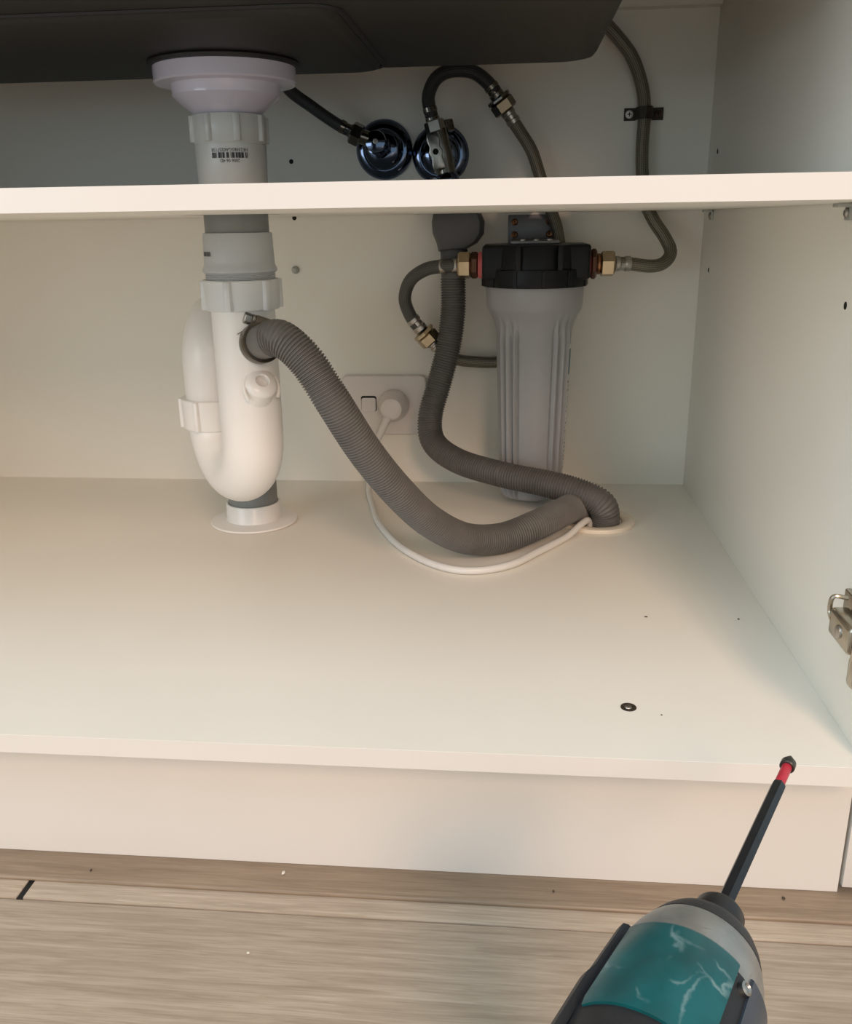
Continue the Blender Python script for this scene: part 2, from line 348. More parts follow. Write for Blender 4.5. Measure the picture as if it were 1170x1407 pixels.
# shelf supports
def support(c, ax):
    ax = Vector(ax); c = Vector(c); side = Vector((0, 0, 1)).cross(ax)
    M = Matrix((( side.x, ax.x, 0, c.x), (side.y, ax.y, 0, c.y), (0, 0, 1, c.z), (0, 0, 0, 1)))
    b = B().box((-0.006, 0, -0.011), (0.006, 0.0025, 0.0), M); b.box((-0.006, 0, -0.0025), (0.006, 0.011, 0.0), M)
    o = build(b, 'shelf_support', CLEAR, cab, bevel=0.0006)
    build(B().lathe(c+ax*0.0024+Vector((0, 0, -0.0062)), ax, [(0.0034, 0), (0.0034, 0.0012), (0.0022, 0.0022)], 14), 'pin_head', STEEL, o)
support((0, 0.5926, S-0.0004), (-1, 0, 0)); support((0, 0.1500, S-0.0004), (-1, 0, 0))
build(B().lathe((-0.5013, YB, 0.2780), (0, -1, 0), [(0.0050, 0), (0.0048, 0.002), (0.0038, 0.0030), (0.0026, 0.007), (0.0012, 0.0075)], 18), 'shelf_peg', CLEAR, cab)
# sunk screw in the cabinet floor
sc = build(B().lathe((-0.1403, 0.0653, 0), (0, 0, 1), [(0.0058, -0.0004), (0.0056, 0.0005), (0.0046, 0.0003), (0, 0.0003)], 20), 'screw_hole', RUSTY, cab)
build(B().lathe((-0.1405, 0.0655, 0), (0, 0, 1), [(0.0030, 0.0), (0.0026, 0.0009), (0.0008, 0.0010)], 12), 'screw_head', STEEL, sc)
# hinge on the right-hand side panel
h = build(B().box((-0.004, 0.030, 0.060), (0.0, 0.062, 0.098)), 'hinge', HING, cab, bevel=0.0012, label='nickel door hinge on the right side panel')
build(B().box((-0.0165, 0.014, 0.071), (-0.004, 0.050, 0.090)), 'hinge_arm', HING, h, bevel=0.003, seg=3)
lp = [(-0.006, 0.050, 0.0955), (-0.015, 0.0505, 0.0960), (-0.0155, 0.0515, 0.0850), (-0.0140, 0.044, 0.0795), (-0.006, 0.044, 0.0790)]
build(B().tube(lp, 0.0016, 8, 0.001), 'clip_loop', HING, h)
build(B().lathe((-0.0160, 0.030, 0.0805), (-1, 0, 0), [(0.0046, 0), (0.0044, 0.0016), (0.003, 0.0022)], 16), 'screw', STEEL, h)
build(B().cyl((-0.010, 0.0125, 0.060), (-0.010, 0.0125, 0.092), 0.0042, n=14), 'hinge_knuckle', HING, h)
build(B().box((-0.014, 0.006, 0.050), (-0.002, 0.018, 0.072)), 'hinge_cup_arm', HING, h, bevel=0.004, seg=3)

nk = build(B().box((0.0145, 0.0395, -0.1255), (0.60, 0.055, -0.012)), 'kickboard', KICK, bevel=0.0005)
tag(nk, 'end of a white kickboard belonging to the next cabinet, bottom right corner', 'kickboard')

# ---------------------------------------------------------------- sink
sz = 0.470
sink = thing('kitchen_sink', (-0.58, 0.23, sz), 'dark black-brown composite sink bowl seen from below', 'sink')
def rrect(x0, x1, y0, y1, r, z, n=8):
    pts = []
    for cx, cy, a0 in ((x1-r, y1-r, 0), (x0+r, y1-r, PI/2), (x0+r, y0+r, PI), (x1-r, y0+r, 1.5*PI)):
        for i in range(n+1):
            a = a0+PI/2*i/n; pts.append(Vector((cx+r*math.cos(a), cy+r*math.sin(a), z)))
    return pts
rr = []
for ins, z in ((0.010, sz), (0.005, sz+0.0012), (0.0016, sz+0.005), (0, sz+0.012), (-0.006, TOP-0.002), (-0.006, TOP)):
    rr.append(rrect(-1.02+ins, -0.155-ins, 0.040+ins, 0.404-ins, 0.03-ins*0.5, z))
build(B().loft(rr), 'bowl', SINKM, sink, ang=50)
rr = []
for ins, z in ((-0.003, sz+0.002), (0.0, sz-0.0008), (0.002, sz-0.0042), (0.005, sz-0.005)):
    rr.append(rrect(-0.98+ins, -0.348-ins, 0.136+ins, 0.388-ins, 0.022, z))
build(B().loft(rr), 'drain_recess', SINKM, sink, ang=50)
sp_ = rrect(-0.983, -0.345, 0.133, 0.391, 0.024, sz-0.0003)
sp_ = sp_+[sp_[0]]; sq_ = []
for a, b_ in zip(sp_, sp_[1:]):
    n_ = max(1, int((b_-a).length/0.012)); sq_ += [a.lerp(b_, i/n_) for i in range(n_)]
build(B().tube(sq_+[sp_[-1]], 0.0022, 8, 0.006), 'shadow_line', GASK, sink)  # black tube drawn as the shadow line around the step

# ---------------------------------------------------------------- waste pipe and trap
px, py = -0.4745, 0.31
wp = thing('sink_waste_pipe', (px, py, 0.062), 'white and grey waste pipe with strainer, couplings and U-bend trap', 'pipe')
V0 = lambda z: (px, py, z)
build(B().lathe(V0(0), (0, 0, 1), [(0.0, 0.4655), (0.0625, 0.4655), (0.0635, 0.4635), (0.0625, 0.4610), (0.050, 0.4605)], 64), 'gasket', GASK, wp)
build(B().lathe(V0(0), (0, 0, 1), [(0.029, 0.462), (0.0585, 0.4618), (0.0600, 0.4605), (0.0600, 0.4490), (0.0588, 0.4475), (0.0470, 0.4470), (0.0460, 0.4440), (0.0455, 0.4385), (0.0435, 0.4360), (0.0285, 0.4235), (0.0275, 0.4210), (0.0275, 0.412)], 72), 'strainer_body', STRAIN, wp, ang=28)
nb = B().lathe(V0(0), (0, 0, 1), [(0.0285, 0.4235), (0.0312, 0.4232), (0.0318, 0.4222), (0.0315, 0.4015), (0.0305, 0.4000), (0.0285, 0.400)], 48)
nut = build(nb, 'coupling_nut', LGPVC, wp)
def ridges(name, r, z0, z1, count, off, m, parent, wd=0.0035, hgt=0.0028, c=(px, py)):
    for i in range(count):
        a = off+2*PI*i/count; d = Vector((math.cos(a), math.sin(a), 0)); t = Vector((-d.y, d.x, 0)); p = Vector((c[0], c[1], 0))+d*r
        pts = [p-t*wd-d*0.001, p-t*wd*0.6+d*hgt, p+t*wd*0.6+d*hgt, p+t*wd-d*0.001]
        build(B().prism([q+Vector((0, 0, z0)) for q in pts], (0, 0, z1-z0)), name, m, parent, bevel=0.0004, seg=1)
ridges('ridge', 0.0316, 0.4015, 0.4225, 8, -PI/2-0.30, LGPVC, nut)
cp = build(B().lathe(V0(0), (0, 0, 1), [(0.0285, 0.4005), (0.0305, 0.4000), (0.0308, 0.3985), (0.0298, 0.3620), (0.0288, 0.3600), (0.0265, 0.3600)], 56), 'coupling', LGPVC, wp, label='pale grey coupling with an upside-down printed barcode')
build(B().lathe(V0(0), (0, 0, 1), [(0.0284, 0.3650), (0.0284, 0.3000)], 48), 'grey_pipe', DGPVC, wp)
cp2 = build(B().lathe(V0(0), (0, 0, 1), [(0.0285, 0.3272), (0.0304, 0.3270), (0.0308, 0.3258), (0.0315, 0.3030), (0.0318, 0.2990), (0.0334, 0.2960), (0.0334, 0.2935), (0.0318, 0.2925), (0.0285, 0.2925)], 56), 'lower_coupling', GPVC, wp)
thr = []
for i in range(7): thr += [(0.0306, 0.2930-i*0.0016), (0.0317, 0.2924-i*0.0016), (0.0317, 0.2921-i*0.0016), (0.0306, 0.2916-i*0.0016)]
build(B().lathe(V0(0), (0, 0, 1), thr, 48), 'thread', GPVC, wp)
n2 = build(B().lathe(V0(0), (0, 0, 1), [(0.0290, 0.2868), (0.0340, 0.2868), (0.0348, 0.2858), (0.0340, 0.2612), (0.0330, 0.2600), (0.0290, 0.2600)], 48), 'trap_nut', NUTW, wp)
ridges('ridge', 0.0342, 0.2605, 0.2862, 6, -PI/2-0.08, NUTW, n2, 0.0045, 0.0030)
# barcode print wrapped on the couplings
def wrap(b, r, items, a0, zc, flip=True):       # items: polygons in (x,z) metres, printed upside down
    for poly in items:
        o = len(b.v)
        for x, z in poly:
            if flip: x, z = -x, -z
            a = a0 + x/r; b.v.append((px+r*math.sin(a), py-r*math.cos(a), zc+z))
        b.face(range(o, o+len(poly)))
def rect(x0, x1, z0, z1): return [(x0, z0), (x1, z0), (x1, z1), (x0, z1)]
def text_polys(s, size, width):
    cu = bpy.data.curves.new('t', 'FONT'); cu.body = s; cu.size = size; cu.resolution_u = 2
    to = bpy.data.objects.new('t', cu); COL.objects.link(to); dg = bpy.context.evaluated_depsgraph_get()
    me = to.evaluated_get(dg).to_mesh(); vs_ = [tuple(v.co) for v in me.vertices]; fs = [[vs_[i][:2] for i in p.vertices] for p in me.polygons]
    to.evaluated_get(dg).to_mesh_clear(); bpy.data.objects.remove(to); bpy.data.curves.remove(cu)
    xs = [p[0] for f in fs for p in f]; lo, hi = min(xs), max(xs); k = width/(hi-lo)
    return [[((x-(lo+hi)/2)*k, z) for x, z in f] for f in fs]
bars = []; x = -0.0155; rb = random.Random(3)
while x < 0.0150:
    wd = rb.choice((0.0004, 0.0006, 0.0010, 0.0018, 0.0022)); bars.append(rect(x, min(x+wd, 0.0155), -0.0022, 0.0022)); x += wd + rb.choice((0.0004, 0.0005, 0.0009, 0.0014))
pb = B(); wrap(pb, 0.03095, bars, 0.245, 0.3900)
t1 = [[(x_, z_-0.0056) for x_, z_ in f] for f in text_polys('HE230BSGA0257158', 0.0042, 0.031)]
t2 = [[(x_, z_+0.0030) for x_, z_ in f] for f in text_polys('2006 06 4D', 0.0040, 0.0165)]
wrap(pb, 0.03095, t1+t2, 0.245, 0.3900)
build(pb, 'barcode_print', INK, cp, flat=True)
pb = B(); wrap(pb, 0.03195, [[(x_*0.42, z_*0.9) for x_, z_ in q] for q in bars], -0.80, 0.3095, False); build(pb, 'barcode_print', INK, cp2, flat=True)
# trap : front leg, U-bend, left-hand leg, over-bend, outlet
F = Vector((px, py, 0)); Lg = Vector((-0.5350, 0.386, 0)); G = Vector((-0.5272, 0.4675, 0))
R1 = (Lg-F).length/2; zc1 = 0.142; d1 = (Lg-F).normalized(); R2 = (G-Lg).length/2; zc2 = 0.200; d2 = (G-Lg).normalized()
path = [F+Vector((0, 0, z)) for z in (0.262, 0.24, 0.21, 0.18, 0.155)]
path += [F+d1*(R1-R1*math.cos(a))+Vector((0, 0, zc1-R1*math.sin(a))) for a in [PI*i/10 for i in range(11)]]
leg = build(B().tube(path, 0.0292, 40, 0.004), 'trap_bend', WPVC, wp)
path = [Lg+Vector((0, 0, z)) for z in (0.135, 0.15, 0.17, 0.19)] + [Lg+d2*(R2-R2*math.cos(a))+Vector((0, 0, zc2+R2*math.sin(a))) for a in [PI*i/10 for i in range(11)]] + [G+Vector((0, 0, z)) for z in (0.19, 0.16, 0.13)]
build(B().tube(path, 0.0290, 36, 0.004), 'over_bend', WPVC, wp)
for c, z0, z1 in ((Lg, 0.1330, 0.1640), (G, 0.1130, 0.1420)):
    nn = build(B().lathe(c, (0, 0, 1), [(0.0290, z0), (0.0330, z0), (0.0338, z0+0.001), (0.0345, z1-0.001), (0.0338, z1), (0.0290, z1)], 40), 'slip_nut', WPVC, wp)
    ridges('ridge', 0.0340, z0+0.0005, z1-0.0005, 6, 0.25, WPVC, nn, 0.004, 0.0030, (c.x, c.y))
build(B().lathe(G, (0, 0, 1), [(0.0283, -0.03), (0.0283, 0.125)], 44), 'outlet_pipe', DGPVC, wp)
# hose spigot and blanked spigot on the front leg
sd = Vector((0.60, -0.76, 0.24)).normalized(); s0 = Vector((px, py, 0.2235))
build(B().lathe(s0, sd, [(0.0185, 0.016), (0.0170, 0.026), (0.0140, 0.0285), (0.0140, 0.050), (0.011, 0.052)], 32), 'hose_spigot', WPVC, wp)
bd = Vector((0.46, -0.62, 0.63)).normalized(); b0 = Vector((px, py, 0.1690))
build(B().lathe(b0, bd, [(0.0165, 0.012), (0.0150, 0.034), (0.0145, 0.040), (0.012, 0.041)], 32), 'blank_spigot', WPVC, wp)
cap = build(B().lathe(b0, bd, [(0.0125, 0.0385), (0.0150, 0.0390), (0.0155, 0.0412), (0.0146, 0.0435), (0.0115, 0.0460), (0.0068, 0.0470), (0.0060, 0.0465), (0.0055, 0.0390), (0.0, 0.0385)], 36), 'spigot_cap', WPVC, wp)
bx = Vector((0, 0, 1)).cross(bd).normalized(); by = bd.cross(bx)
for sgn in (-1, 1):
    arc = []
    for i in range(7):
        a = -0.35 + i*0.18
        arc.append(b0+bd*(0.0425-0.0012*i)+(bx*sgn*math.cos(a)-by*math.sin(a)*1.0)*(0.0150+0.0006*i))
    build(B().tube(arc, 0.0017, 8, 0.002), 'cap_wing', WPVC, cap)

co = build(B().lathe(G, (0, 0, 1), [(0.0289, 0.0005), (0.0500, 0.0005), (0.0505, 0.0012), (0.0495, 0.0026), (0.0325, 0.0048), (0.0318, 0.0060), (0.0315, 0.0235), (0.0308, 0.0245), (0.0290, 0.0245)], 64, cap=False), 'pipe_collar', WPVC)
tag(co, 'round white floor collar around the foot of the grey outlet pipe', 'collar')

# ---------------------------------------------------------------- corrugated hoses
def ribf(pitch, amp, fade=0.0):
    return lambda s, L, i: 1 + amp*(0.5 if i % 4 in (1, 2) else -0.5)*(1 if s > fade else 0)
dh = thing('drain_hose', (-0.13, 0.47, 0.0), 'grey corrugated drain hose sweeping from white trap down to floor grommet', 'hose')
dpath = [s0+sd*0.030, s0+sd*0.048, (-0.4275, 0.2605, 0.2385), (-0.4060, 0.2560, 0.2205), (-0.3848, 0.2550, 0.1869), (-0.3596, 0.2680, 0.1377), (-0.3330, 0.2880, 0.0935), (-0.3050, 0.3160, 0.0540), (-0.2720, 0.3470, 0.0255), (-0.2350, 0.3730, 0.0170), (-0.1975, 0.3990, 0.0235), (-0.1700, 0.4350, 0.0255), (-0.1540, 0.4670, 0.0190), (-0.1460, 0.4870, -0.0200)]
build(B().tube(dpath, 0.0154, 24, 0.00068, ribf(0, 0.115, 0.026)), 'corrugated_tube', HOSE, dh, ang=60)
cl = build(B().lathe(s0+sd*0.0305, sd, [(0.0160, 0), (0.0182, 0), (0.0185, 0.001), (0.0185, 0.0105), (0.0182, 0.0115), (0.0160, 0.0115)], 40), 'hose_clamp', CLAMPM, dh, label='steel worm-drive hose clamp')
cx_ = Vector((0, 0, 1)).cross(sd).normalized(); cz_ = sd.cross(cx_)
cc = s0+sd*0.036; up = (cz_*0.93 - cx_*(-0.36)).normalized() if (cz_.z > 0) else (-cz_)
hd = up.cross(sd).normalized()
if hd.x > 0: hd = -hd
q = cc+up*0.0215+hd*0.004-Vector((0, 0, 0.0035))
Mx = Matrix(((hd.x, sd.x, up.x, q.x), (hd.y, sd.y, up.y, q.y), (hd.z, sd.z, up.z, q.z), (0, 0, 0, 1)))
build(B().box((-0.013, -0.0062, -0.0050), (0.007, 0.0062, 0.0045), Mx), 'worm_housing', CLAMPM, cl, bevel=0.0016, seg=2)
hs = B().lathe(q, hd, [(0.0040, 0.006), (0.0052, 0.0072), (0.0052, 0.0095), (0.0042, 0.010)], 16); hs.hexnut(q+hd*0.010, q+hd*0.0165, 0.0052)
build(hs, 'worm_screw', STEEL, cl)
tl = [q+hd*0.004-up*0.004-sd*0.002, q+hd*0.010-up*0.0075-sd*0.004, q+hd*0.017-up*0.015-sd*0.007]
bt = B()
for i in range(2): 
    a, b_ = tl[i], tl[i+1]; bt.loft([[a-sd*0.0012, a+sd*0.0012, a+sd*0.0012+up*0.0005, a-sd*0.0012+up*0.0005], [b_-sd*0.0010, b_+sd*0.0010, b_+sd*0.0010+up*0.0005, b_-sd*0.0010+up*0.0005]])
build(bt, 'band_tail', RUSTY, cl)

ah = thing('inlet_hose', (-0.129, 0.478, 0.0), 'dark grey ribbed hose with boxy elbow, hanging left of water filter', 'hose')
apath = [(-0.2960, 0.6000, 0.2990), (-0.2985, 0.6000, 0.2702), (-0.2990, 0.5980, 0.2273), (-0.3052, 0.5920, 0.1839), (-0.3165, 0.5820, 0.1406), (-0.3262, 0.5700, 0.1030), (-0.3205, 0.5560, 0.0745), (-0.2886, 0.5320, 0.0575), (-0.2356, 0.5020, 0.0500), (-0.1850, 0.4830, 0.0450), (-0.1500, 0.4710, 0.0385), (-0.1265, 0.4660, 0.0285), (-0.1190, 0.4680, 0.0130), (-0.1200, 0.4720, -0.0200)]
build(B().tube(apath, 0.0147, 24, 0.00078, lambda s, L, i: (1 + 0.10*(0.5 if i % 4 in (1, 2) else -0.5)*(s > 0.03))*(1+0.16*max(0, (s-L*0.72)/(L*0.28)))), 'corrugated_tube', HOSE2, ah, ang=60)
# boxy elbow: outline in the x-z plane, rounded
el = [(-0.3195, 0.352), (-0.3232, 0.333), (-0.3222, 0.320), (-0.3175, 0.3085), (-0.3155, 0.2995), (-0.2830, 0.3015), (-0.2700, 0.3085), (-0.2620, 0.3190), (-0.2612, 0.3330), (-0.2660, 0.3440), (-0.2720, 0.352)]
rings = []
for yy, k in ((0.582, 0.84), (0.588, 0.97), (0.592, 1.0), (0.608, 1.0), (0.612, 0.97), (0.618, 0.84)):
    rings.append([Vector((-0.2925+(x_+0.2925)*k, yy, 0.327+(z_-0.327)*(k*0.5+0.5))) for x_, z_ in el])
build(B().loft(rings), 'elbow', ELB, ah, bevel=0.0010, ang=22)
build(B().lathe((-0.2975, 0.600, 0), (0, 0, 1), [(0.0130, 0.302), (0.0160, 0.3015), (0.0165, 0.300), (0.0160, 0.289), (0.0150, 0.286), (0.0140, 0.285)], 32), 'collar', ELB, ah)

gr = build(B().lathe((-0.1270, 0.4817, 0), (0, 0, 1), [(0.0300, -0.010), (0.0300, 0.0030), (0.0330, 0.0046), (0.0400, 0.0052), (0.0432, 0.0044), (0.0440, 0.0030), (0.0440, 0.0002), (0.0322, 0.0002), (0.0318, -0.010)], 56, cap=False), 'cable_grommet', GROM)
tag(gr, 'round cream grommet in the cabinet floor where both grey hoses go down', 'grommet')

# ---------------------------------------------------------------- wall socket and plug
so = thing('wall_socket', (-0.3920, YB, 0.0665), 'white power socket plate with rocker switch on the back panel', 'socket')
pl = [Vector((p.x, YB, p.y)) for p in [Vector((q_.x, q_.y, 0)) for q_ in rrect(-0.4475, -0.3365, 0.0665, 0.1445, 0.007, 0)]]
rg = [[Vector((p.x, YB-0.0002, p.z)) for p in pl], [Vector((p.x, YB-0.0055, p.z)) for p in pl]]
ins = [Vector((-0.392+(p.x+0.392)*0.978, YB-0.0070, 0.1055+(p.z-0.1055)*0.97)) for p in pl]; rg.append(ins)
build(B().loft(rg), 'cover_plate', SOCK, so, ang=25)
swf = [Vector((q_.x, YB-0.0072, q_.y)) for q_ in rrect(-0.4225, -0.4022, 0.0975, 0.1180, 0.003, 0, 4)]
sf = build(B().loft([[p+Vector((0, 0.0008, 0)) for p in swf], swf]), 'switch_shadow', DARK, so)  # dark frame drawn as the shadow in the switch recess
swr = [Vector((q_.x, YB-0.0072, q_.y)) for q_ in rrect(-0.4217, -0.4032, 0.0980, 0.1155, 0.0026, 0, 4)]
build(B().loft([swr, [p+Vector((0, -0.0010-0.0024*(p.z < 0.107), 0)) for p in swr]]), 'switch_rocker', SOCK, so, ang=20)
pg = thing('power_plug', (-0.3790, YB-0.007, 0.1065), 'white round plug with white cord looping across the cabinet floor', 'plug')
pc = Vector((-0.3790, YB-0.0072, 0.1065))
build(B().lathe(pc, (0, -1, 0), [(0.0180, 0), (0.0200, 0.001), (0.0198, 0.010), (0.0180, 0.018), (0.0150, 0.024), (0.0135, 0.030), (0.0090, 0.0325)], 40), 'plug_body', SOCK, pg)
cpth = [pc+Vector((-0.002, -0.022, -0.006)), (-0.3865, 0.6020, 0.0900), (-0.3960, 0.5990, 0.0700), (-0.4050, 0.5950, 0.0400), (-0.4060, 0.5700, 0.0100), (-0.3935, 0.5180, 0.0042), (-0.3771, 0.4550, 0.0042), (-0.3474, 0.3857, 0.0042), (-0.3152, 0.3395, 0.0042), (-0.2836, 0.3150, 0.0042), (-0.2547, 0.3130, 0.0042), (-0.2240, 0.3310, 0.0042), (-0.1960, 0.3690, 0.0043), (-0.1650, 0.4150, 0.0045), (-0.1470, 0.4440, 0.0096), (-0.1375, 0.4590, 0.0085), (-0.1350, 0.4660, -0.0150)]
build(B().tube(cpth, 0.0039, 12, 0.004), 'cord', CORDM, pg)
build(B().tube([cpth[0]+Vector((0.002, 0.004, 0.004)), cpth[1], cpth[2]], 0.0062, 14, 0.002, lambda s, L, i: 1-0.35*s/L), 'strain_relief', SOCK, pg)

# ---------------------------------------------------------------- water filter
fx, fy = -0.2015, 0.562
wf = thing('water_filter', (fx, fy, 0.008), 'grey water filter housing with black cap, bracketed to back panel', 'water filter')
rows_ = [(0.2620, 0.0560, 0), (0.2605, 0.0565, 0), (0.2380, 0.0555, 0), (0.2340, 0.0535, 0), (0.2280, 0.0500, 0.0), (0.2200, 0.0468, 0.25), (0.2120, 0.0452, 0.7), (0.2040, 0.0447, 1.0)]
rows_ += [(0.2040-0.0174*i, 0.0447-0.00052*i, 1.0) for i in range(1, 11)]
rows_ += [(0.0220, 0.0388, 1.0), (0.0150, 0.0378, 0.8), (0.0105, 0.0350, 0.4), (0.0085, 0.0310, 0.0), (0.0085, 0.012, 0)]
NS = 288; rings = []
def rib(a):
    a = (math.degrees(a) + 45) % 90 - 45; a = abs(a)
    g = lambda c, s: math.exp(-((a-c)/s)**2)
    return 0.0030*g(32, 2.4) - 0.0034*g(38, 2.4) - 0.0026*g(27.6, 1.6) + 0.0034*g(45, 3.4) - 0.0008*(a < 26)
for z, r, k_ in rows_:
    rings.append([Vector((fx+math.sin(2*PI*j/NS+0.04)*(r+k_*rib(2*PI*j/NS)), fy-math.cos(2*PI*j/NS+0.04)*(r+k_*rib(2*PI*j/NS)), z)) for j in range(NS)])
bowl = build(B().loft(rings), 'filter_bowl', FILT, wf, ang=45)
def patch(b, a0, a1, z0, z1, off, n=10):
    pts = []; 
    for zz in (z0, z1):
        r = 0.0447-0.00052*(0.204-zz)/0.0174+off
        pts.append([Vector((fx+math.sin(a0+(a1-a0)*i/n)*r, fy-math.cos(a0+(a1-a0)*i/n)*r, zz)) for i in range(n+1)])
    inner = [[Vector((fx+(p.x-fx)*0.96, fy+(p.y-fy)*0.96, p.z)) for p in q_] for q_ in pts]
    b.loft([inner[0], pts[0], pts[1], inner[1]], False, False)
    return b
a_ = math.radians
st = build(patch(B(), a_(66), a_(112), 0.030, 0.196, -0.0003), 'sticker', STKW, bowl, label='white sticker with teal heading on the side')
build(patch(B(), a_(65.5), a_(112), 0.160, 0.190, -0.0001), 'sticker_heading', STKT, st)
tb = B(); rnd = random.Random(5)
for i in range(22):
    z_ = 0.150-0.0050*i
    for kx in range(6):
        if rnd.random() < 0.45: continue
        aa = a_(67+kx*7+rnd.random()*3); patch(tb, aa, aa+a_(2+rnd.random()*3), z_, z_+0.0026*rnd.uniform(0.5, 1), -0.0001, 2)
build(tb, 'sticker_print', INK, st)
# cap: lobed black head with side ports and underside skirt
cp_r = []
for z, r, lob in ((0.2618, 0.054, 0), (0.2618, 0.0598, 0), (0.2660, 0.0605, 0), (0.2690, 0.0605, 0.0), (0.2810, 0.0598, 0), (0.2815, 0.0560, 0), (0.3030, 0.0550, 0), (0.3075, 0.0530, 0), (0.3085, 0.045, 0)):
    cp_r.append([Vector((fx+math.sin(2*PI*j/96)*r, fy-math.cos(2*PI*j/96)*r, z)) for j in range(96)])
fcap = build(B().loft(cp_r), 'filter_cap', BLACKP, wf)
build(B().box((fx-0.0602, fy-0.040, 0.2700), (fx+0.0602, fy+0.040, 0.3080)), 'port_block', BLACKP, fcap, bevel=0.004, seg=3)
for i in range(12):
    a = 2*PI*i/12+0.13; d = Vector((math.sin(a), -math.cos(a), 0)); t = Vector((d.y, -d.x, 0)); p = Vector((fx, fy, 0))+d*0.0585
    build(B().prism([p-t*0.0022+Vector((0, 0, 0.262)), p+t*0.0022+Vector((0, 0, 0.262)), p+t*0.0022+d*0.0032+Vector((0, 0, 0.262)), p-t*0.0022+d*0.0032+Vector((0, 0, 0.262))], (0, 0, 0.018)), 'cap_lug', BLACKP, fcap, bevel=0.0005, seg=1)
for xx in (-0.020, 0.026): build(B().box((fx+xx-0.003, fy-0.0575, 0.281), (fx+xx+0.003, fy-0.030, 0.307)), 'cap_rib', BLACKP, fcap, bevel=0.001)
# bracket
br = build(B().box((-0.2335, YB-0.0030, 0.3045), (-0.1740, YB-0.0002, 0.3400)), 'bracket', ZINC, wf, bevel=0.0008, label='grey metal bracket plate screwed to the back panel')
build(B().box((-0.2300, fy-0.035, 0.3088), (-0.1760, YB-0.001, 0.3118)), 'bracket_foot', ZINC, br, bevel=0.0006)
for x_, z_ in ((-0.2255, 0.3318), (-0.2255, 0.3172), (-0.1835, 0.3318), (-0.1835, 0.3172)):
    s_ = build(B().lathe((x_, YB-0.003, z_), (0, -1, 0), [(0.0040, 0), (0.0040, 0.0008), (0.0026, 0.0022), (0.0012, 0.0018)], 18), 'screw', COPPER, br)
    build(B().box((x_-0.0016, YB-0.0056, z_-0.0004), (x_+0.0016, YB-0.0048, z_+0.0004)).box((x_-0.0004, YB-0.0056, z_-0.0016), (x_+0.0004, YB-0.0048, z_+0.0016)), 'cross_slot', DARK, s_)
for i in range(3): build(B().lathe((fx-0.015+i*0.015, fy-0.018, 0.3118), (0, 0, 1), [(0.0036, 0), (0.0036, 0.0012), (0.002, 0.0020)], 14), 'cap_screw', STEEL, wf)
# port fittings on the filter
zp = 0.2850
build(B().lathe((fx-0.0600, fy, zp), (-1, 0, 0), [(0.0145, 0), (0.0150, 0.0006), (0.0150, 0.0048), (0.0140, 0.0056)], 32), 'port_seal', RED, wf, label='pink-red thread seal')
build(B().hexnut((fx-0.0656, fy, zp), (fx-0.0745, fy, zp), 0.0150), 'adapter', DBRASS, wf)
build(B().lathe((fx+0.0600, fy, zp), (1, 0, 0), [(0.0138, 0), (0.0142, 0.0006), (0.0142, 0.0020), (0.0134, 0.0026)], 32), 'port_seal', RED, wf)
build(B().hexnut((fx+0.0626, fy, zp), (fx+0.0700, fy, zp), 0.0168), 'adapter', DBRASS, wf)
build(B().lathe((fx+0.0700, fy, zp), (1, 0, 0), [(0.0110, 0), (0.0116, 0.001), (0.0116, 0.003), (0.0108, 0.004)], 28), 'olive_ring', COPPER, wf)

# ---------------------------------------------------------------- flexible hoses
def nutpart(parent, p0, p1, r, m, st=0.0, name='nut'): return build(B().hexnut(p0, p1, r, st), name, m, parent, ang=20)
def ferrule(parent, p0, p1, r, m):
    p0, p1 = Vector(p0), Vector(p1); L = (p1-p0).length
    return build(B().lathe(p0, p1-p0, [(r*0.8, 0), (r, L*0.06), (r, L*0.30), (r*0.88, L*0.36), (r*0.88, L*0.62), (r, L*0.68), (r, L*0.94), (r*0.8, L)], 24), 'ferrule', m, parent)
def step(a, b, d): a, b = Vector(a), Vector(b); return a+(b-a).normalized()*d

o1 = thing('braided_hose', (-0.1187, fy, zp), 'braided steel hose from right side of filter, bending up past the clip', 'hose')
op = [(-0.1120, 0.5620, 0.2850), (-0.0960, 0.5655, 0.2847), (-0.0675, 0.5750, 0.2812), (-0.0515, 0.5850, 0.2850), (-0.0438, 0.5950, 0.2962), (-0.0500, 0.6060, 0.3123), (-0.0633, 0.6140, 0.3320), (-0.0731, 0.6200, 0.3541), (-0.0777, 0.6250, 0.3865), (-0.0791, 0.6270, 0.4144), (-0.0785, 0.6285, 0.4480), (-0.0827, 0.6280, 0.4764), (-0.0961, 0.6230, 0.5065), (-0.1163, 0.6100, 0.5271), (-0.1424, 0.5900, 0.5475), (-0.1717, 0.5700, 0.5792), (-0.1800, 0.5600, 0.6400)]
build(B().tube(op, 0.0074, 18, 0.004), 'hose_body', BRAID, o1)
nutpart(o1, (fx+0.0740, fy, zp), (fx+0.0900, fy, zp), 0.0148, BRASS, 0.3)
ferrule(o1, (-0.1125, 0.5620, 0.2850), (-0.0930, 0.5660, 0.2846), 0.0086, STEEL)

